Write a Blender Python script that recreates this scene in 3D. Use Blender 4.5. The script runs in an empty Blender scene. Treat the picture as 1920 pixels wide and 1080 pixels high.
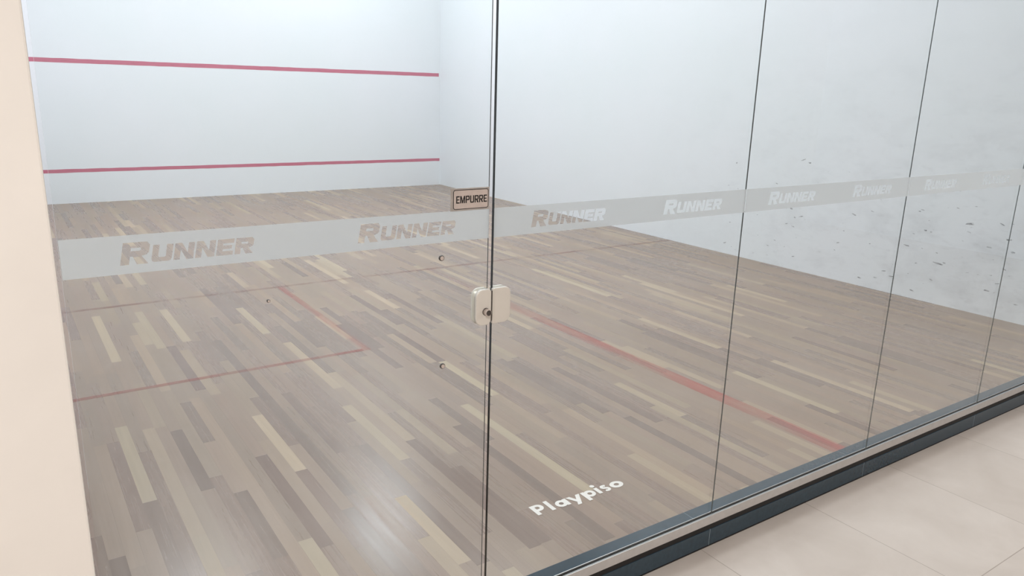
import bpy, bmesh, math, random
from mathutils import Vector, Matrix
from mathutils.geometry import delaunay_2d_cdt

sc = bpy.context.scene
COL = sc.collection

# ------------------------------------------------------------------ camera
cam_d = bpy.data.cameras.new('camera')
cam = bpy.data.objects.new('camera', cam_d)
COL.objects.link(cam)
CAM_R = Vector((0.8280856, -0.5599084, 0.0278740))
CAM_U = Vector((0.1203900, 0.2261740, 0.9666187))
CAM_F = Vector((0.5475223, 0.7970871, -0.2546988))
m = Matrix((CAM_R, CAM_U, -CAM_F)).transposed().to_4x4()
m.translation = Vector((0.0, -1.6073, 1.6177))
cam.matrix_world = m
cam_d.sensor_width = 36.0
cam_d.lens = 1415.54 / 1920 * 36.0
cam_d.clip_start = 0.02
sc.camera = cam

# ------------------------------------------------------------------ world, lamps, exposure
sc.view_settings.view_transform = 'Standard'
sc.view_settings.look = 'None'
sc.view_settings.gamma = 1.0
sc.view_settings.use_curve_mapping = False
sc.view_settings.exposure = 0.0
W = bpy.data.worlds.new('world')
sc.world = W
W.use_nodes = True
W.node_tree.nodes['Background'].inputs[0].default_value = (0.9, 0.92, 1.0, 1)
W.node_tree.nodes['Background'].inputs[1].default_value = 0.3

COURT_W, COURT_L, COURT_H = 6.287, 9.827, 5.2     # right wall x, front wall y, ceiling
LOBBY_H, GLASS_H = 2.95, 2.55


def area(name, loc, sx, sy, watts, color):
    d = bpy.data.lights.new(name, 'AREA')
    d.shape = 'RECTANGLE'
    d.size, d.size_y, d.energy, d.color = sx, sy, watts, color
    o = bpy.data.objects.new(name, d)
    COL.objects.link(o)
    o.location = loc
    return o


COOL = (0.91, 0.962, 1.0)
WARM = (1.0, 0.98, 0.955)
area('court_light', (4.40, 8.15, 5.12), 0.7, 1.2, 82, COOL)
area('court_light', (1.50, 6.70, 5.12), 0.7, 1.2, 128, COOL)  # added fill that lifts the left of the front wall, no fixture seen
area('court_light', (4.40, 4.60, 5.12), 0.7, 1.2, 70, COOL)
area('court_light', (1.70, 2.20, 5.12), 0.7, 1.2, 62, COOL)
area('court_light', (4.40, 1.80, 5.12), 0.7, 1.2, 40, COOL)
area('lobby_fill', (-0.6, -2.1, 2.9), 1.2, 0.6, 80, WARM)  # added fill to brighten the beige wall, source unseen
area('lobby_fill', (4.4, -2.4, 2.9), 1.2, 0.6, 66, WARM)  # second added fill, evens out the tiles on the right


# ------------------------------------------------------------------ node helpers
def new_mat(name):
    mt = bpy.data.materials.new(name)
    mt.use_nodes = True
    nt = mt.node_tree
    nt.nodes.clear()
    out = nt.nodes.new('ShaderNodeOutputMaterial')
    return mt, nt, out


def node(nt, kind, **kw):
    n = nt.nodes.new('ShaderNode' + kind)
    for k, v in kw.items():
        setattr(n, k, v)
    return n


def setin(nt, n, key, v):
    s = n.inputs[key]
    if hasattr(v, 'is_output') or isinstance(v, bpy.types.NodeSocket):
        nt.links.new(v, s)
    else:
        s.default_value = v


def mth(nt, op, a, b=0.0, c=0.0):
    n = node(nt, 'Math', operation=op)
    setin(nt, n, 0, a); setin(nt, n, 1, b); setin(nt, n, 2, c)
    return n.outputs[0]


def mapr(nt, v, a, b, c=0.0, d=1.0):
    n = node(nt, 'MapRange')
    n.clamp = True
    setin(nt, n, 0, v)
    for i, x in enumerate((a, b, c, d)):
        setin(nt, n, i + 1, x)
    return n.outputs[0]


def mixc(nt, f, a, b):
    n = node(nt, 'Mix', data_type='RGBA')
    setin(nt, n, 0, f); setin(nt, n, 6, a); setin(nt, n, 7, b)
    return n.outputs[2]


def noise(nt, vec, scale, detail=3.0, rough=0.5, dist=0.0):
    n = node(nt, 'TexNoise')
    setin(nt, n, 'Vector', vec)
    n.inputs['Scale'].default_value = scale
    n.inputs['Detail'].default_value = detail
    n.inputs['Roughness'].default_value = rough
    n.inputs['Distortion'].default_value = dist
    return n.outputs[0]


def scaled(nt, vec, s, loc=(0, 0, 0)):
    n = node(nt, 'Mapping')
    setin(nt, n, 0, vec)
    n.inputs['Scale'].default_value = s
    n.inputs['Location'].default_value = loc
    return n.outputs[0]


def coords(nt):
    return node(nt, 'TexCoord').outputs['Object']


def principled(nt, out, color, rough, spec=0.5, metal=0.0, normal=None, coat=0.0, coat_r=0.2):
    p = node(nt, 'BsdfPrincipled')
    setin(nt, p, 'Base Color', color)
    setin(nt, p, 'Roughness', rough)
    setin(nt, p, 'Specular IOR Level', spec)
    setin(nt, p, 'Metallic', metal)
    setin(nt, p, 'Coat Weight', coat)
    setin(nt, p, 'Coat Roughness', coat_r)
    if normal is not None:
        setin(nt, p, 'Normal', normal)
    nt.links.new(p.outputs[0], out.inputs[0])
    return p


def srgb(r, g, b):
    def f(c):
        c /= 255.0
        return c / 12.92 if c <= 0.04045 else ((c + 0.055) / 1.055) ** 2.4
    return (f(r), f(g), f(b), 1.0)


def simple(name, color, rough, spec=0.5, metal=0.0, var=0.06, scale=18.0, bump=0.0):
    mt, nt, out = new_mat(name)
    co = coords(nt)
    nz = noise(nt, co, scale, 4.0)
    dark = tuple(c * (1 - var) for c in color[:3]) + (1,)
    light = tuple(min(1, c * (1 + var)) for c in color[:3]) + (1,)
    col = mixc(nt, mapr(nt, nz, 0.3, 0.7), dark, light)
    nrm = None
    if bump:
        b = node(nt, 'Bump')
        b.inputs['Strength'].default_value = bump
        b.inputs['Distance'].default_value = 0.002
        setin(nt, b, 'Height', nz)
        nrm = b.outputs[0]
    principled(nt, out, col, rough, spec, metal, nrm)
    return mt


# ------------------------------------------------------------------ materials
def mat_wood():
    mt, nt, out = new_mat('worn_parquet')
    co = coords(nt)
    sep = node(nt, 'SeparateXYZ')
    setin(nt, sep, 0, co)
    x, y = sep.outputs[0], sep.outputs[1]
    u = mth(nt, 'DIVIDE', x, 0.0535)
    row = mth(nt, 'FLOOR', u)
    fu = mth(nt, 'FRACT', u)
    wr = node(nt, 'TexWhiteNoise', noise_dimensions='1D')
    setin(nt, wr, 'W', row)
    wr2 = node(nt, 'TexWhiteNoise', noise_dimensions='1D')
    setin(nt, wr2, 'W', mth(nt, 'ADD', row, 311.5))
    length = mth(nt, 'MULTIPLY_ADD', wr2.outputs[0], 0.65, 0.5)
    v = mth(nt, 'MULTIPLY_ADD', wr.outputs[0], 23.0, mth(nt, 'DIVIDE', y, length))
    idx = mth(nt, 'FLOOR', v)
    fv = mth(nt, 'FRACT', v)
    cmb = node(nt, 'CombineXYZ')
    setin(nt, cmb, 0, row); setin(nt, cmb, 1, idx)
    wn = node(nt, 'TexWhiteNoise', noise_dimensions='2D')
    setin(nt, wn, 'Vector', cmb.outputs[0])
    rnd = wn.outputs[0]
    ramp = node(nt, 'ValToRGB')
    setin(nt, ramp, 0, rnd)
    r = ramp.color_ramp
    r.interpolation = 'LINEAR'
    stops = [(0.0, (120, 102, 92)), (0.10, (130, 112, 101)), (0.30, (138, 119, 106)), (0.65, (144, 125, 110)),
             (0.86, (149, 130, 113)), (0.93, (159, 141, 121)), (1.0, (173, 156, 133))]
    while len(r.elements) < len(stops):
        r.elements.new(0.5)
    for e, (p, c) in zip(r.elements, stops):
        e.position = p
        e.color = srgb(*c)
    # hue drift from board to board, then grain along the board
    wn2 = node(nt, 'TexWhiteNoise', noise_dimensions='2D')
    setin(nt, wn2, 'Vector', scaled(nt, cmb.outputs[0], (1, 1, 1), (57.3, 11.9, 0)))
    tint = mixc(nt, wn2.outputs[0], (1.01, 0.945, 0.915, 1), (0.965, 0.955, 0.915, 1))
    mul = node(nt, 'Mix', data_type='RGBA', blend_type='MULTIPLY')
    setin(nt, mul, 0, 1.0); setin(nt, mul, 6, ramp.outputs[0]); setin(nt, mul, 7, tint)
    shift = node(nt, 'VectorMath', operation='ADD')
    setin(nt, shift, 0, scaled(nt, co, (70, 2.2, 1)))
    setin(nt, shift, 1, wn2.outputs[1])
    grain = noise(nt, shift.outputs[0], 1.0, 5.0, 0.62, 0.4)
    g = mapr(nt, grain, 0.25, 0.75, 0.90, 1.09)
    cg = node(nt, 'CombineColor')
    for i in range(3):
        setin(nt, cg, i, g)
    mul2 = node(nt, 'Mix', data_type='RGBA', blend_type='MULTIPLY')
    setin(nt, mul2, 0, 1.0); setin(nt, mul2, 6, mul.outputs[2]); setin(nt, mul2, 7, cg.outputs[0])
    # worn, dusty patches
    dust = mapr(nt, noise(nt, scaled(nt, co, (1.3, 0.8, 1)), 1.0, 4.0, 0.6), 0.42, 0.75, 0.0, 0.28)
    col = mixc(nt, dust, mul2.outputs[2], srgb(162, 147, 138))
    # seams
    e1 = mth(nt, 'MINIMUM', fu, mth(nt, 'SUBTRACT', 1.0, fu))
    e2 = mth(nt, 'MULTIPLY', mth(nt, 'MINIMUM', fv, mth(nt, 'SUBTRACT', 1.0, fv)), mth(nt, 'DIVIDE', length, 0.0535))
    seam = mapr(nt, mth(nt, 'MINIMUM', e1, e2), 0.0, 0.022, 1.0, 0.0)
    sn = mapr(nt, noise(nt, scaled(nt, co, (9, 1.2, 1)), 1.0, 2.0), 0.4, 0.65, 0.05, 0.6)
    col = mixc(nt, mth(nt, 'MULTIPLY', seam, sn), col, srgb(96, 82, 74))
    rough = mapr(nt, mth(nt, 'ADD', mth(nt, 'MULTIPLY', rnd, 0.45), mth(nt, 'MULTIPLY', grain, 0.55)), 0.2, 0.8, 0.23, 0.38)
    b = node(nt, 'Bump')
    b.inputs['Strength'].default_value = 0.12
    b.inputs['Distance'].default_value = 0.0015
    setin(nt, b, 'Height', mth(nt, 'ADD', mth(nt, 'MULTIPLY', grain, 0.5), mth(nt, 'MULTIPLY', rnd, 0.8)))
    principled(nt, out, col, rough, 0.5, 0.0, b.outputs[0])
    return mt


def mat_court_wall(name, smudge):
    mt, nt, out = new_mat(name)
    co = coords(nt)
    base = mixc(nt, mapr(nt, noise(nt, co, 0.9, 4.0), 0.3, 0.7), (0.785, 0.815, 0.84, 1), (0.81, 0.825, 0.86, 1))
    if smudge:
        # rubbed grey patches where rackets and balls hit: towards the glass and low down
        sep = node(nt, 'SeparateXYZ')
        setin(nt, sep, 0, co)
        zone = mth(nt, 'MULTIPLY', mapr(nt, sep.outputs[1], 5.2, 0.6, 0.0, 1.0), mapr(nt, sep.outputs[2], 2.3, 0.5, 0.12, 1.0))
        n1 = mapr(nt, noise(nt, scaled(nt, co, (1, 2.6, 4.2)), 1.0, 6.0, 0.65, 0.3), 0.48, 0.70)
        n2 = mapr(nt, noise(nt, scaled(nt, co, (1, 11, 26)), 1.0, 4.0, 0.6), 0.56, 0.74)
        f = mth(nt, 'MULTIPLY', zone, mth(nt, 'ADD', mth(nt, 'MULTIPLY', n1, 0.34), mth(nt, 'MULTIPLY', n2, 0.22)))
        base = mixc(nt, f, base, (0.42, 0.42, 0.44, 1))
    b = node(nt, 'Bump')
    b.inputs['Strength'].default_value = 0.025
    b.inputs['Distance'].default_value = 0.002
    setin(nt, b, 'Height', noise(nt, co, 5.0, 2.0))
    principled(nt, out, base, 0.55, 0.3, 0.0, b.outputs[0])
    return mt


def mat_tile():
    mt, nt, out = new_mat('beige_porcelain_tile')
    co = coords(nt)
    sep = node(nt, 'SeparateXYZ')
    setin(nt, sep, 0, co)
    S = 0.62
    u = mth(nt, 'DIVIDE', mth(nt, 'SUBTRACT', sep.outputs[0], 1.98), S)
    v = mth(nt, 'DIVIDE', mth(nt, 'ADD', sep.outputs[1], 0.64), 0.646)
    fu, fv = mth(nt, 'FRACT', u), mth(nt, 'FRACT', v)
    cmb = node(nt, 'CombineXYZ')
    setin(nt, cmb, 0, mth(nt, 'FLOOR', u)); setin(nt, cmb, 1, mth(nt, 'FLOOR', v))
    wn = node(nt, 'TexWhiteNoise', noise_dimensions='2D')
    setin(nt, wn, 'Vector', cmb.outputs[0])
    n1 = noise(nt, co, 3.2, 6.0, 0.62, 0.5)
    t = mth(nt, 'ADD', mth(nt, 'MULTIPLY', n1, 0.85), mth(nt, 'MULTIPLY', wn.outputs[0], 0.15))
    col = mixc(nt, mapr(nt, t, 0.3, 0.75), srgb(190, 179, 170), srgb(205, 195, 187))
    e = mth(nt, 'MINIMUM', mth(nt, 'MINIMUM', fu, mth(nt, 'SUBTRACT', 1.0, fu)), mth(nt, 'MINIMUM', fv, mth(nt, 'SUBTRACT', 1.0, fv)))
    seam = mapr(nt, e, 0.0016, 0.0034, 1.0, 0.0)
    col = mixc(nt, mth(nt, 'MULTIPLY', seam, 0.75), col, srgb(150, 138, 128))
    b = node(nt, 'Bump')
    b.inputs['Strength'].default_value = 0.25
    b.inputs['Distance'].default_value = 0.001
    setin(nt, b, 'Height', mth(nt, 'SUBTRACT', 1.0, seam))
    principled(nt, out, col, 0.42, 0.4, 0.0, b.outputs[0])
    return mt


def mat_glass(name='clear_glass'):
    mt, nt, out = new_mat(name)
    fr = node(nt, 'Fresnel')
    bf = node(nt, 'NewGeometry').outputs['Backfacing']
    setin(nt, fr, 'IOR', mapr(nt, bf, 0.0, 1.0, 1.33, 1 / 1.33))      # rays go straight through: same mirror share on both faces
    tr = node(nt, 'BsdfTransparent')
    tr.inputs[0].default_value = (0.968, 0.985, 0.982, 1)
    gl = node(nt, 'BsdfGlossy')
    gl.inputs['Roughness'].default_value = 0.015
    gl.inputs[0].default_value = (1, 1, 1, 1)
    # faint pale veil painted into the pane, for the hazy lobby reflection
    co = coords(nt)
    df = node(nt, 'BsdfDiffuse')
    df.inputs[0].default_value = (0.75, 0.76, 0.78, 1)
    hz = mapr(nt, noise(nt, scaled(nt, co, (1.4, 1, 2.2)), 1.0, 4.0, 0.55, 0.6), 0.35, 0.75, 0.001, 0.006)
    m0 = node(nt, 'MixShader')
    setin(nt, m0, 0, hz)
    nt.links.new(tr.outputs[0], m0.inputs[1])
    nt.links.new(df.outputs[0], m0.inputs[2])
    mx = node(nt, 'MixShader')
    nt.links.new(fr.outputs[0], mx.inputs[0])
    nt.links.new(m0.outputs[0], mx.inputs[1])
    nt.links.new(gl.outputs[0], mx.inputs[2])
    nt.links.new(mx.outputs[0], out.inputs[0])
    return mt


def mat_glass_edge(name, base, trans):
    mt, nt, out = new_mat(name)
    co = coords(nt)
    nz = noise(nt, scaled(nt, co, (1, 1, 6)), 1.0, 3.0)
    col = mixc(nt, nz, base, tuple(c * 1.8 for c in base[:3]) + (1,))
    p = node(nt, 'BsdfPrincipled')
    setin(nt, p, 'Base Color', col)
    setin(nt, p, 'Roughness', 0.18)
    tl = node(nt, 'BsdfTranslucent')
    tl.inputs[0].default_value = (0.55, 0.7, 0.72, 1)
    mx = node(nt, 'MixShader')
    mx.inputs[0].default_value = trans
    nt.links.new(p.outputs[0], mx.inputs[1])
    nt.links.new(tl.outputs[0], mx.inputs[2])
    nt.links.new(mx.outputs[0], out.inputs[0])
    return mt


def mat_film():
    mt, nt, out = new_mat('frosted_film')
    co = coords(nt)
    nz = noise(nt, scaled(nt, co, (1.5, 1, 6)), 1.0, 3.0)
    col = mixc(nt, nz, (0.61, 0.635, 0.65, 1), (0.65, 0.675, 0.685, 1))
    df = node(nt, 'BsdfDiffuse')
    setin(nt, df, 0, col)
    tl = node(nt, 'BsdfTranslucent')
    setin(nt, tl, 0, col)
    tr = node(nt, 'BsdfTransparent')
    m0 = node(nt, 'MixShader')
    m0.inputs[0].default_value = 0.55
    nt.links.new(df.outputs[0], m0.inputs[1])
    nt.links.new(tl.outputs[0], m0.inputs[2])
    m1 = node(nt, 'MixShader')
    m1.inputs[0].default_value = 0.10
    nt.links.new(m0.outputs[0], m1.inputs[1])
    nt.links.new(tr.outputs[0], m1.inputs[2])
    nt.links.new(m1.outputs[0], out.inputs[0])
    return mt


def mat_worn(name, color, lo, hi, sc_, thr=(0.35, 0.65), rough=0.5, fade=None):
    """paint worn through to what it lies on"""
    mt, nt, out = new_mat(name)
    co = coords(nt)
    f = mapr(nt, noise(nt, scaled(nt, co, sc_), 1.0, 5.0, 0.6, 0.2), thr[0], thr[1], lo, hi)
    if fade:                                          # walked away towards one end
        sp = node(nt, 'SeparateXYZ')
        setin(nt, sp, 0, co)
        f = mth(nt, 'MULTIPLY', f, mapr(nt, sp.outputs[1], *fade))
    p = node(nt, 'BsdfPrincipled')
    setin(nt, p, 'Base Color', color)
    setin(nt, p, 'Roughness', rough)
    tr = node(nt, 'BsdfTransparent')
    mx = node(nt, 'MixShader')
    setin(nt, mx, 0, f)
    nt.links.new(tr.outputs[0], mx.inputs[1])
    nt.links.new(p.outputs[0], mx.inputs[2])
    nt.links.new(mx.outputs[0], out.inputs[0])
    return mt


M_WOOD = mat_wood()
M_TILE = mat_tile()
M_WALL = mat_court_wall('white_court_plaster', False)
M_WALL_R = mat_court_wall('white_court_plaster_rubbed', True)
M_BEIGE = simple('beige_wall_paint', srgb(236, 230, 223), 0.6, 0.3, var=0.02, scale=6, bump=0.08)
M_CEIL = simple('white_ceiling_paint', (0.78, 0.79, 0.80, 1), 0.7, 0.2, var=0.02, scale=4)
M_LOBBY = simple('lobby_wall_paint', srgb(206, 196, 188), 0.6, 0.3, var=0.02, scale=6)
M_GLASS = mat_glass()
M_EDGE = mat_glass('clear_glass_edge')
M_SEAL = simple('grey_joint_seal', (0.05, 0.055, 0.055, 1), 0.35, 0.5, var=0.3)
M_EDGE_DOOR = mat_glass_edge('black_green_glass_edge', (0.002, 0.004, 0.004, 1), 0.0)
M_FILM = mat_film()
M_REDW = mat_worn('faded_red_wall_line', srgb(200, 118, 138), 0.5, 0.95, (7, 1, 60), (0.18, 0.42))
M_REDF = mat_worn('worn_red_floor_line', srgb(198, 100, 96), 0.02, 0.50, (5.0, 0.8, 1), (0.38, 0.76))
M_REDH = mat_worn('worn_red_half_court_line', srgb(204, 98, 94), 0.04, 0.55, (9.0, 1.1, 1), (0.38, 0.70), fade=(3.6, 1.2, 0.15, 1.0))
M_REDF2 = mat_worn('worn_red_service_box_line', srgb(168, 92, 86), 0.15, 0.5, (3.0, 2.0, 1), (0.35, 0.65))
M_REDF3 = mat_worn('thin_dull_floor_line', srgb(150, 106, 100), 0.0, 0.42, (3.0, 2.0, 1), (0.35, 0.65))
M_MARK = mat_worn('ball_mark_rubber', (0.10, 0.10, 0.115, 1), 0.05, 0.62, (1, 40, 60), (0.35, 0.68))
M_WHITE = mat_worn('white_floor_lettering', srgb(232, 226, 220), 0.93, 1.0, (20, 20, 1))
M_GRANITE = simple('polished_black_granite', (0.020, 0.044, 0.064, 1), 0.10, 0.4, var=0.15, scale=60)
M_ALU = simple('satin_aluminium', (0.62, 0.60, 0.59, 1), 0.38, 0.5, 0.85, var=0.04, scale=40)
M_RUBBER = simple('dark_rubber', (0.014, 0.012, 0.012, 1), 0.6, 0.3, var=0.2)
M_GROUT = simple('grey_silicone', (0.25, 0.31, 0.35, 1), 0.4, 0.5, var=0.1)
M_BEAD = simple('pale_sealant', (0.62, 0.68, 0.72, 1), 0.3, 0.5, var=0.05)
M_LOCK = simple('cream_satin_metal', srgb(220, 214, 205), 0.32, 0.5, 0.15, var=0.015, scale=30)
M_STEEL = simple('brushed_steel', (0.60, 0.57, 0.55, 1), 0.34, 0.5, 0.9, var=0.08, scale=50)
M_PLAQUE = simple('rose_grey_metal', srgb(200, 186, 178), 0.4, 0.5, 0.1, var=0.06, scale=50)
M_BLACK = simple('black_enamel', (0.008, 0.007, 0.007, 1), 0.4, 0.4, var=0.1)
M_DARKSTEEL = simple('dark_steel', (0.10, 0.09, 0.085, 1), 0.35, 0.5, 0.8, var=0.1)


# ------------------------------------------------------------------ mesh helpers
def link(name, bm, mats, parent=None, smooth=False):
    me = bpy.data.meshes.new(name)
    bm.normal_update()
    bm.to_mesh(me)
    bm.free()
    for mt in (mats if isinstance(mats, (list, tuple)) else [mats]):
        me.materials.append(mt)
    if smooth:
        for p in me.polygons:
            p.use_smooth = True
    o = bpy.data.objects.new(name, me)
    COL.objects.link(o)
    if parent is not None:
        o.parent = parent
        o.matrix_parent_inverse = parent.matrix_basis.inverted()
    return o


def tag(o, label=None, cat=None, group=None, kind=None):
    for k, v in (('label', label), ('category', cat), ('group', group), ('kind', kind)):
        if v:
            o[k] = v
    return o


def empty(name, loc):
    o = bpy.data.objects.new(name, None)
    o.empty_display_size = 0.1
    o.location = loc
    COL.objects.link(o)
    return o


def box_bm(x0, x1, y0, y1, z0, z1, bevel=0.0, bm=None, seg=2):
    own = bmesh.new()
    bmesh.ops.create_cube(own, size=1.0)
    for v in own.verts:
        v.co = Vector(((v.co.x + .5) * (x1 - x0) + x0, (v.co.y + .5) * (y1 - y0) + y0, (v.co.z + .5) * (z1 - z0) + z0))
    if bevel:
        bmesh.ops.bevel(own, geom=own.edges[:], offset=bevel, segments=seg, affect='EDGES', profile=0.5)
    if bm is None:
        return own
    me = bpy.data.meshes.new('tmp')
    own.to_mesh(me)
    own.free()
    bm.from_mesh(me)
    bpy.data.meshes.remove(me)
    return bm


def cyl_bm(c, r, y0, y1, seg=32, bevel=0.0, r1=None):
    """a disc or plug with its axis along y, bevelled at the outer (y0) rim"""
    bm = bmesh.new()
    prof = [(r1 or r, y1)]
    if bevel:
        for k in range(5):
            a = math.pi / 2 * k / 4
            prof.append((r - bevel + bevel * math.cos(a), y0 + bevel - bevel * math.sin(a)))
    else:
        prof.append((r, y0))
    rings = [[bm.verts.new((c[0] + rr * math.cos(2 * math.pi * i / seg), yy, c[1] + rr * math.sin(2 * math.pi * i / seg)))
              for i in range(seg)] for rr, yy in prof]
    for a, b in zip(rings, rings[1:]):
        for i in range(seg):
            bm.faces.new((a[i], a[(i + 1) % seg], b[(i + 1) % seg], b[i]))
    bm.faces.new(rings[-1])
    bm.faces.new(rings[0][::-1])
    bmesh.ops.recalc_face_normals(bm, faces=bm.faces[:])
    return bm


def flat_shape(comps, base=None):
    """2D union of (outline, [holes]) shapes -> verts, faces. With base (an outline) the shapes are cut OUT of it."""
    verts, edges = [], []

    def add(loop):
        i, n = len(verts), len(loop)
        verts.extend(Vector(p) for p in loop)
        edges.extend((i + k, i + (k + 1) % n) for k in range(n))
    if base:
        add(base)
    for outer, holes in comps:
        add(outer)
        for h in holes:
            add(h)
    vs, _, fs, _, _, _ = delaunay_2d_cdt(verts, edges, [], 0, 1e-7)

    def inside(p, loop):
        r, n = False, len(loop)
        for i in range(n):
            (ax, ay), (bx, by) = loop[i][:2], loop[(i + 1) % n][:2]
            if (ay > p[1]) != (by > p[1]) and p[0] < (bx - ax) * (p[1] - ay) / (by - ay) + ax:
                r = not r
        return r
    keep = []
    for f in fs:
        c = sum((Vector(vs[i]) for i in f), Vector((0, 0))) / len(f)
        solid = any(inside(c, o) and not any(inside(c, h) for h in hs) for o, hs in comps)
        if (inside(c, base) and not solid) if base else solid:
            keep.append(f)
    return vs, keep


def flat_bm(comps, place, base=None, thick=None):
    """place maps a 2D point to 3D; thick is an optional 3D offset that gives the shape a body"""
    vs, fs = flat_shape(comps, base)
    bm = bmesh.new()
    used = sorted({i for f in fs for i in f})
    mp = {i: bm.verts.new(place(vs[i])) for i in used}
    new = [bm.faces.new([mp[i] for i in f]) for f in fs]
    if thick is not None:
        r = bmesh.ops.extrude_face_region(bm, geom=new)
        bmesh.ops.translate(bm, verts=[g for g in r['geom'] if isinstance(g, bmesh.types.BMVert)], vec=thick)
    bmesh.ops.recalc_face_normals(bm, faces=bm.faces[:])
    return bm


def rrect(x0, y0, x1, y1, r, n=6):
    if not isinstance(r, (list, tuple)):
        r = [r] * 4                                   # lower left, lower right, upper right, upper left
    pts = []
    for (cx, cy, sx, sy), rr, a0 in zip(((x0, y0, 1, 1), (x1, y0, -1, 1), (x1, y1, -1, -1), (x0, y1, 1, -1)), r,
                                        (math.pi, 1.5 * math.pi, 0, .5 * math.pi)):
        for k in range(n + 1):
            a = a0 + math.pi / 2 * k / n
            pts.append((cx + sx * rr + rr * math.cos(a), cy + sy * rr + rr * math.sin(a)))
    return pts


def ellipse(cx, cy, rx, ry, n=28):
    return [(cx + rx * math.cos(2 * math.pi * k / n), cy + ry * math.sin(2 * math.pi * k / n)) for k in range(n)]


# block capitals, each in a w x h cell with stem s
def L_R(w, h, s, t):
    return ([(0, 0), (s, 0), (s, .36 * h), (.42 * w, .36 * h), (w - 1.25 * s, 0), (w + .08 * s, 0), (.74 * w, .37 * h),
             (.92 * w, .42 * h), (w, .53 * h), (w, .85 * h), (.88 * w, h), (0, h)],
            [[(s, .36 * h + t), (w - s - .02 * w, .36 * h + t), (w - s, .36 * h + t + .03 * h), (w - s, h - t - .03 * h), (w - s - .02 * w, h - t), (s, h - t)]])


def L_U(w, h, s, t):
    return ([(0, h), (0, .18 * h), (.05 * w, .05 * h), (.16 * w, 0), (.84 * w, 0), (.95 * w, .05 * h), (w, .18 * h), (w, h),
             (w - s, h), (w - s, t + .05 * h), (w - s - .05 * w, t), (s + .05 * w, t), (s, t + .05 * h), (s, h)], [])


def L_N(w, h, s, t):
    return ([(0, 0), (s, 0), (s, .60 * h), (w - 1.1 * s, 0), (w, 0), (w, h), (w - s, h), (w - s, .40 * h), (1.1 * s, h), (0, h)], [])


def L_E(w, h, s, t):
    a, b = (h - .86 * t) / 2, (h + .86 * t) / 2
    return ([(0, 0), (w, 0), (w, t), (s, t), (s, a), (.9 * w, a), (.9 * w, b), (s, b), (s, h - t), (w, h - t), (w, h), (0, h)], [])


def L_M(w, h, s, t):
    return ([(0, 0), (s, 0), (s, .66 * h), (.5 * w - .45 * s, 0), (.5 * w + .45 * s, 0), (w - s, .66 * h), (w - s, 0), (w, 0), (w, h),
             (w - 1.15 * s, h), (.5 * w, .36 * h), (1.15 * s, h), (0, h)], [])


def L_P(w, h, s, t):
    return ([(0, 0), (s, 0), (s, .38 * h), (.84 * w, .38 * h), (.95 * w, .42 * h), (w, .52 * h), (w, .86 * h), (.95 * w, .96 * h), (.84 * w, h), (0, h)],
            [[(s, .38 * h + t), (w - s - .04 * w, .38 * h + t), (w - s, .42 * h + t), (w - s, .96 * h - t), (w - s - .04 * w, h - t), (s, h - t)]])


GLYPH = dict(R=L_R, U=L_U, N=L_N, E=L_E, M=L_M, P=L_P)


def word(items, slant=0.0):
    """items: (char, x, y, w, h, s, t) -> comps"""
    res = []
    for ch, x, y, w, h, s, t in items:
        o, hs = GLYPH[ch](w, h, s, t)
        f = lambda p: (x + p[0] + slant * p[1], y + p[1])
        res.append(([f(p) for p in o], [[f(p) for p in q] for q in hs]))
    return res


def runner(x, z):
    it = [('R', x, z, 0.0490, 0.0440, 0.0155, 0.0110)]
    cx = x + 0.0555
    for ch in 'UNNER':
        w = 0.0375 if ch != 'E' else 0.0335
        it.append((ch, cx, z + 0.0015, w, 0.0340, 0.0118, 0.0088))
        cx += w + 0.0036
    return word(it, 0.20)


# ------------------------------------------------------------------ the setting
def struct(name, bm, mt, label, cat):
    return tag(link(name, bm, mt), label, cat, kind='structure')


fl = struct('floor', box_bm(-0.05, COURT_W + 0.05, 0.134, COURT_L + 0.05, -0.06, 0.0), M_WOOD,
            'worn wooden plank floor of the squash court behind the glass', 'floor')
# the strip of boards that runs up to the door
link('threshold_boards', box_bm(0.0, 1.0405, 0.012, 0.134, -0.06, 0.0), M_WOOD, fl)
fo = struct('floor_lobby', box_bm(-3.0, 9.0, -4.5, 0.0, -0.06, 0.0), M_TILE,
            'beige tiled lobby floor in front of the glass', 'floor')
wf = struct('wall_front', box_bm(-0.2, COURT_W + 0.2, COURT_L, COURT_L + 0.15, -0.06, COURT_H), M_WALL,
            'white front wall of the court with two red lines', 'wall')
wrt = struct('wall_right', box_bm(COURT_W, COURT_W + 0.15, -0.0, COURT_L, -0.06, COURT_H), M_WALL_R,
             'white right side wall of the court, scuffed by balls', 'wall')
struct('wall_left', box_bm(-0.15, 0.0, 0.12, COURT_L, -0.06, COURT_H), M_WALL,
       'white left side wall of the court', 'wall')
bw = box_bm(-3.0, 0.0700, -0.02, 0.12, -0.06, LOBBY_H, 0.004)
struct('wall_beige', bw, M_BEIGE, 'plain beige wall left of the glass door', 'wall')
struct('wall_above', box_bm(0.0700, COURT_W + 0.15, -0.02, 0.12, GLASS_H + 0.03, COURT_H), M_BEIGE,
       'wall above the glass partition', 'wall')
struct('ceiling', box_bm(-0.2, COURT_W + 0.2, 0.12, COURT_L + 0.15, COURT_H, COURT_H + 0.1), M_CEIL, 'white court ceiling', 'ceiling')
struct('ceiling_lobby', box_bm(-3.0, 9.0, -4.5, -0.02, LOBBY_H, LOBBY_H + 0.1), M_CEIL, 'white lobby ceiling', 'ceiling')
struct('wall_lobby_back', box_bm(-3.0, 9.0, -4.65, -4.5, -0.06, LOBBY_H), M_LOBBY, 'pale lobby wall behind the viewer', 'wall')
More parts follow.
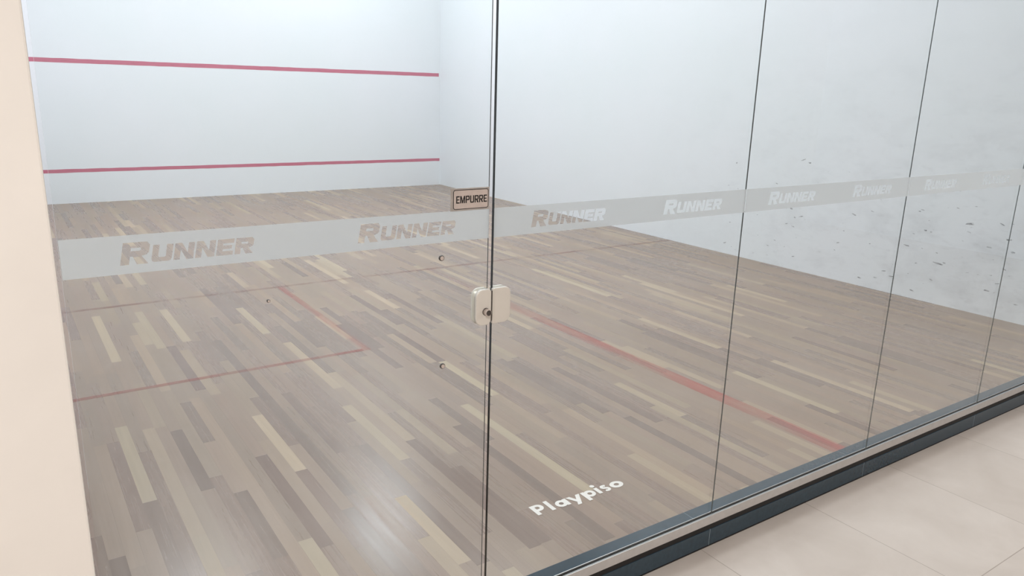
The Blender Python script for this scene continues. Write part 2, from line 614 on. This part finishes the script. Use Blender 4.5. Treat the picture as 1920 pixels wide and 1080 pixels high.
struct('wall_lobby_left', box_bm(-3.15, -3.0, -4.5, 0.12, -0.06, LOBBY_H), M_LOBBY, 'pale lobby end wall', 'wall')


# painted lines: thin coats of paint on the wall and the boards
def rough_strip(x0, x1, z0, z1, y, jitter, seed):
    rnd = random.Random(seed)
    bm = bmesh.new()
    n = 60
    lo, hi = [], []
    for i in range(n + 1):
        x = x0 + (x1 - x0) * i / n
        lo.append(bm.verts.new((x, y, z0 + rnd.uniform(-jitter, jitter))))
        hi.append(bm.verts.new((x, y, z1 + rnd.uniform(-jitter, jitter))))
    for i in range(n):
        bm.faces.new((lo[i], lo[i + 1], hi[i + 1], hi[i]))
    return bm


yw = COURT_L - 0.0012
tag(link('service_line', rough_strip(0.02, 6.262, 1.782, 1.836, yw, 0.0018, 3), M_REDW, wf), 'upper faded red line')
tag(link('tin_line', rough_strip(0.02, 6.280, 0.401, 0.447, yw, 0.0018, 4), M_REDW, wf), 'lower faded red line')

Z = 0.0008


def floor_strip(name, x0, x1, y0, y1, mt):
    bm = bmesh.new()
    n = 24
    long_x = (x1 - x0) > (y1 - y0)
    rows = []
    for i in range(n + 1):
        t = i / n
        if long_x:
            rows.append((bm.verts.new((x0 + (x1 - x0) * t, y0, Z)), bm.verts.new((x0 + (x1 - x0) * t, y1, Z))))
        else:
            rows.append((bm.verts.new((x0, y0 + (y1 - y0) * t, Z)), bm.verts.new((x1, y0 + (y1 - y0) * t, Z))))
    for a, b in zip(rows, rows[1:]):
        bm.faces.new((a[0], b[0], b[1], a[1]))
    bmesh.ops.recalc_face_normals(bm, faces=bm.faces[:])
    for f in bm.faces:
        if f.normal.z < 0:
            f.normal_flip()
    o = link(name, bm, mt, fl)
    return o


tag(floor_strip('short_line', 0.01, 6.28, 4.36, 4.41, M_REDF3), 'thin worn red line across the court')
tag(floor_strip('half_court_line', 3.120, 3.225, 0.18, 4.36, M_REDH), 'broad worn red line running to the glass')
tag(floor_strip('service_box_line', 0.01, 1.785, 2.612, 2.652, M_REDF2), 'worn red rear line of the left service box')
tag(floor_strip('service_box_line', 1.785, 1.835, 2.612, 4.36, M_REDF), 'worn red side line of the left service box')


# ball marks on the right wall
def ball_marks():
    rnd = random.Random(11)
    bm = bmesh.new()
    xw = COURT_W - 0.001

    def blob(y, z, ly, lz, ang):
        n = 12
        ring = []
        for k in range(n):
            a = 2 * math.pi * k / n
            q = rnd.uniform(0.65, 1.2)
            dy, dz = ly * math.cos(a) * q, lz * math.sin(a) * q
            ring.append(bm.verts.new((xw, y + dy * math.cos(ang) - dz * math.sin(ang), z + dy * math.sin(ang) + dz * math.cos(ang))))
        c = bm.verts.new((xw, y, z))
        for k in range(n):
            bm.faces.new((c, ring[(k + 1) % n], ring[k]))
    # the ones that can be told apart in the photo
    for y, z, ly, lz, ang in ((1.22, .694, .036, .008, -.25), (1.553, .586, .012, .008, 0), (1.505, .581, .010, .007, 0),
                              (1.40, .335, .045, .007, .1), (1.36, .350, .012, .007, .2), (1.008, .201, .030, .006, 0),
                              (2.85, .587, .03, .008, .3), (2.796, .502, .012, .008, 0), (1.92, .106, .02, .006, 0),
                              (1.686, .436, .025, .006, .1), (2.78, 1.05, .028, .006, -.4), (2.70, 1.03, .012, .007, -.4),
                              (3.55, .95, .010, .008, 0), (.92, .62, .02, .008, -.1), (.88, .53, .015, .007, 0)):
        blob(y, z, ly, lz, ang)
    for _ in range(170):
        y = 0.25 + 3.4 * rnd.random() ** 1.4
        z = 0.06 + 1.0 * rnd.random() ** 1.15
        s = 0.16 + 0.8 * rnd.random() ** 2.2
        blob(y, z, .024 * s, .0060 * s, rnd.uniform(-.35, .35))
    return bm


tag(link('ball_marks', ball_marks(), M_MARK, wrt), 'dark ball scuffs', kind='stuff')

# kerb under the glass: granite slabs, dark packing strip
kerb = empty('trim_1', (1.0417, 0.0, 0.0))
tag(kerb, 'low polished black granite kerb under the glass panels', 'kerb', kind='structure')
JOINTS = [1.0417, 2.0217, 3.0126, 4.0044, 4.9950, COURT_W]
for a, b in zip(JOINTS, JOINTS[1:]):
    link('kerb_slab', box_bm(a + 0.001, b - 0.001, 0.0, 0.1335, 0.004, 0.071, 0.0015), M_GRANITE, kerb)
for a in JOINTS[1:-1]:
    link('slab_joint', box_bm(a - 0.0009, a + 0.0009, 0.0003, 0.132, 0.004, 0.0702), M_GROUT, kerb)
link('base_shadow_gap', box_bm(1.0417, COURT_W, -0.0008, 0.130, 0.0002, 0.0042), M_RUBBER, kerb)  # dark strip standing in for the shadow gap between kerb and tile
link('packing_strip', box_bm(1.0417, COURT_W, 0.0020, 0.0200, 0.071, 0.098), M_RUBBER, kerb)

# ------------------------------------------------------------------ aluminium glazing channel
ch = empty('glazing_channel', (1.0417, 0.0, 0.098))
tag(ch, 'long satin aluminium channel holding the glass on the black kerb', 'channel')
E1 = COURT_W - 0.001
bm = box_bm(1.0417, E1, -0.0060, -0.0030, 0.098, 0.1330, 0.0006)
box_bm(1.0417, E1, 0.0135, 0.0165, 0.098, 0.1330, 0.0006, bm)
box_bm(1.0417, E1, -0.0030, 0.0135, 0.098, 0.1005, 0.0, bm)
link('rail', bm, M_ALU, ch)
bm = box_bm(1.0417, E1, -0.0029, -0.0004, 0.1008, 0.1300)
box_bm(1.0417, E1, 0.0112, 0.0134, 0.1008, 0.1300, 0.0, bm)
tag(link('gasket', bm, M_RUBBER, ch), 'dark rubber gasket')
link('sealant_bead', box_bm(1.0417, E1, -0.0006, 0.0002, 0.1302, 0.1342, 0.0003), M_BEAD, ch)


# ------------------------------------------------------------------ glass
GY0, GY1 = 0.0005, 0.0105
FILM0, FILM1 = 1.2466, 1.3230


def pane_bm(x0, x1, z0, z1):
    bm = box_bm(x0, x1, GY0, GY1, z0, z1, 0.0008, seg=1)
    bm.normal_update()
    for f in bm.faces:
        f.material_index = 0 if abs(f.normal.y) > 0.99 else (1 if f.normal.x < -0.5 else 2)
    return bm


def film_bm(x0, x1, words):
    comps = []
    for x in words:
        comps += runner(x, 1.2640)
    return flat_bm(comps, lambda p: Vector((p[0], GY0 - 0.0004, p[1])), [(x0, FILM0), (x1, FILM0), (x1, FILM1), (x0, FILM1)])


def lock_half(x0, x1, r, y0, y1):
    """a satin cover plate with softened front edge; r = corner radii"""
    z0, z1 = 1.0160, 1.1130
    bm = flat_bm([(rrect(x0, z0, x1, z1, r, 8), [])], lambda p: Vector((p[0], y1, p[1])), thick=Vector((0, y0 - y1, 0)))
    bmesh.ops.dissolve_limit(bm, angle_limit=0.01, verts=bm.verts[:], edges=bm.edges[:])
    front = [e for e in bm.edges if all(abs(v.co.y - y0) < 1e-5 for v in e.verts)]
    bmesh.ops.bevel(bm, geom=front, offset=0.003, segments=3, affect='EDGES', profile=0.6)
    return bm


# the door
DX0, DX1 = 0.0785, 1.0275
door = empty('glass_door', (DX0, 0.0, 0.0))
tag(door, 'clear frameless glass door beside the beige wall, with a push plate and lock', 'door')
link('pane', pane_bm(DX0, DX1, 0.008, GLASS_H), [M_GLASS, M_EDGE, M_EDGE], door)
link('edge_seal', box_bm(DX1, DX1 + 0.0016, GY0 + 0.003, GY0 + 0.0055, 0.008, GLASS_H, 0.0004), M_SEAL, door)
tag(link('frosted_film', film_bm(DX0 + 0.001, DX1 - 0.001, (0.1780, 0.6700)), M_FILM, door), 'frosted grey film strip with the word RUNNER cut out twice')

# push plate
plate = tag(link('push_plate', box_bm(0.9128, 1.0256, GY0 - 0.0021, GY0 - 0.0005, 1.3222, 1.3785, 0.0005), M_STEEL, door),
            'small brushed metal plate reading EMPURRE')
PX0, PX1, PZ0, PZ1 = 0.9205, 1.0225, 1.3260, 1.3746
pl = lambda p: Vector((p[0], GY0 - 0.00225, p[1]))
th = Vector((0, -0.00025, 0))
link('plate_face', flat_bm([(rrect(PX0, PZ0, PX1, PZ1, 0.006), [])], pl, thick=Vector((0, -0.0001, 0))), M_PLAQUE, plate)
link('border', flat_bm([(rrect(PX0, PZ0, PX1, PZ1, 0.006), [rrect(PX0 + .0016, PZ0 + .0016, PX1 - .0016, PZ1 - .0016, 0.0046)])], pl, thick=th), M_BLACK, plate)
it, cx = [], 0.9288
for c, w in zip('EMPURRE', (.0098, .0142, .0112, .0114, .0116, .0116, .0098)):
    it.append((c, cx, 1.3410, w, 0.0182, 0.0031, 0.0029))
    cx += w + 0.0016
tag(link('lettering', flat_bm(word(it), pl, thick=th), M_BLACK, plate), 'black capitals EMPURRE')

# door half of the lock: outer and inner covers, keyed knob
lk = tag(link('lock', lock_half(0.9870, 1.0330, (0.021, 0.014, 0.010, 0.020), GY0 - 0.0110, GY0 - 0.0004), M_LOCK, door, True), 'cream lock case')
link('inner_cover', lock_half(0.9870, 1.0330, (0.021, 0.014, 0.010, 0.020), GY1 + 0.0090, GY1 + 0.0004), M_LOCK, lk, True)
KC = (1.0160, 1.0535)
link('keyhole_rim', cyl_bm(KC, 0.0102, GY0 - 0.0122, GY0 - 0.0106, 32, 0.0008), M_DARKSTEEL, lk, True)
link('knob', cyl_bm(KC, 0.0090, GY0 - 0.0260, GY0 - 0.0118, 32, 0.0012), M_PLAQUE, lk, True)
link('key_slot', cyl_bm(KC, 0.0074, GY0 - 0.0266, GY0 - 0.0258, 24, 0.0003), M_DARKSTEEL, lk, True)
# plugs in the drilled handle holes
for x, z, r in ((0.8885, 1.2080, 0.0072), (0.8925, 0.9230, 0.0072), (0.4590, 1.1555, 0.0038)):
    pg = link('hole_plug', cyl_bm((x, z), r, GY0 - 0.0050, GY0 - 0.0003, 24, 0.0016), M_DARKSTEEL, door, True)
    link('plug_cap', cyl_bm((x, z), r * 0.72, GY0 - 0.0060, GY0 - 0.0049, 20, 0.0004), M_PLAQUE, pg, True)

# fixed panels
LAB = ['fixed clear glass panel next to the door, carrying the strike half of the lock',
       'second fixed glass panel from the door, over the worn red floor line',
       'third fixed glass panel from the door, before the scuffed side wall',
       'fourth fixed glass panel from the door, at the right edge of the photo',
       'last glass panel, against the right side wall of the court']
panels = []
for i, (a, b) in enumerate(zip(JOINTS, JOINTS[1:])):
    x0, x1 = a + (0.0 if i == 0 else 0.0015), b - 0.0015
    p = empty('glass_panel', (x0, 0.0, 0.1055))
    tag(p, LAB[i], 'glass panel', 'fixed panels of the glass partition')
    link('pane', pane_bm(x0, x1, 0.1055, GLASS_H), [M_GLASS, M_EDGE_DOOR if i == 0 else M_EDGE, M_EDGE], p)
    if i:
        link('joint_seal', box_bm(x0 - 0.0029, x0 - 0.0001, GY0 + 0.002, GY0 + 0.0045, 0.1055, GLASS_H), M_SEAL, p)
    ws = [a + 0.1180, a + 0.6070] if b - a < 1.2 else [a + 0.1180, a + 0.6070]
    tag(link('frosted_film', film_bm(x0 + 0.0005, x1 - 0.0005, ws), M_FILM, p), 'frosted grey film strip with the word RUNNER cut out twice')
    panels.append(p)
link('lock_gap', box_bm(1.0332, 1.0384, GY0 - 0.0060, GY0 - 0.0008, 1.0240, 1.1060), M_DARKSTEEL, lk)
st = tag(link('strike_case', lock_half(1.0385, 1.0945, (0.003, 0.021, 0.018, 0.004), GY0 - 0.0100, GY0 - 0.0004), M_LOCK, panels[0], True),
         'cream strike half of the lock')
link('inner_cover', lock_half(1.0435, 1.0945, (0.003, 0.021, 0.018, 0.004), GY1 + 0.0090, GY1 + 0.0004), M_LOCK, st, True)
link('seam_rib', box_bm(1.0425, 1.0450, GY0 - 0.0110, GY0 - 0.0098, 1.0200, 1.1095, 0.0006), M_LOCK, st)

# head channel over the glass (above the picture)
struct('trim_2', box_bm(0.0700, COURT_W, -0.012, 0.0225, GLASS_H + 0.0005, GLASS_H + 0.03), M_ALU, 'aluminium head rail along the top of the glass', 'rail')


# ------------------------------------------------------------------ floor lettering
def playpiso():
    B, XH, AS, DS = 0.497, 0.0465, 0.0725, -0.0200
    s = 0.0185
    c = []

    def bar(x0, x1, y0, y1):
        c.append(([(x0, B + y0), (x1, B + y0), (x1, B + y1), (x0, B + y1)], []))

    def ring(cx, cy, rx, ry, hx, hy):
        c.append((ellipse(cx, B + cy, rx, ry), [ellipse(cx, B + cy, hx, hy)]))
    # P: stem and bowl
    bar(1.603, 1.603 + s, 0, 0.0690)
    o = [(1.612, B + .0690)] + [(1.633 + .0245 * math.cos(a), B + .0460 + .0230 * math.sin(a)) for a in [math.pi / 2 - math.pi * k / 14 for k in range(15)]] + [(1.612, B + .0230)]
    h = [(1.6216, B + .0545)] + [(1.632 + .0085 * math.cos(a), B + .0460 + .0085 * math.sin(a)) for a in [math.pi / 2 - math.pi * k / 10 for k in range(11)]] + [(1.6216, B + .0375)]
    c.append((o, [h]))
    bar(1.6735, 1.6735 + s, 0, AS)                                     # l
    ring(1.7340, .0232, .0270, .0240, .0105, .0095); bar(1.7510, 1.7510 + s - .001, 0, XH)      # a
    c.append(([(1.7720, B + XH), (1.7925, B + XH), (1.8120, B + .0060), (1.7990, B - .0010)], []))                                # y
    c.append(([(1.8225, B + XH), (1.8430, B + XH), (1.8080, B + DS), (1.7875, B + DS)], []))
    bar(1.8480, 1.8480 + s, DS, XH); ring(1.8830, .0232, .0270, .0240, .0105, .0095)            # p
    bar(1.9190, 1.9190 + s, 0, XH); c.append((ellipse(1.9283, B + .0645, .0110, .0100, 20), []))  # i
    # s as one swept stroke
    cx, cy, pts = 1.9690, B + .0232, []
    for k in range(15):
        a = math.radians(35 + 235 * k / 14)
        pts.append((cx + .0125 * math.cos(a), cy + .0110 + .0085 * math.sin(a)))
    for k in range(1, 15):
        a = math.radians(90 - 235 * k / 14)
        pts.append((cx + .0125 * math.cos(a), cy - .0090 + .0090 * math.sin(a)))
    hw, lft, rgt = 0.0066, [], []
    for i, p in enumerate(pts):
        q0, q1 = Vector(pts[max(0, i - 1)]), Vector(pts[min(len(pts) - 1, i + 1)])
        d = (q1 - q0).normalized()
        n = Vector((-d.y, d.x)) * hw
        lft.append(tuple(Vector(p) + n)); rgt.append(tuple(Vector(p) - n))
    for i in range(len(pts) - 1):
        c.append(([lft[i], rgt[i], rgt[i + 1], lft[i + 1]], []))
    ring(2.0300, .0232, .0330, .0245, .0125, .0095)                    # o
    return c


sg = link('floor_lettering', flat_bm(playpiso(), lambda p: Vector((p[0], p[1], 0.0006)), thick=Vector((0, 0, 0.0008))), M_WHITE)
tag(sg, 'white lettering Playpiso stuck on the wooden floor behind the glass', 'lettering')
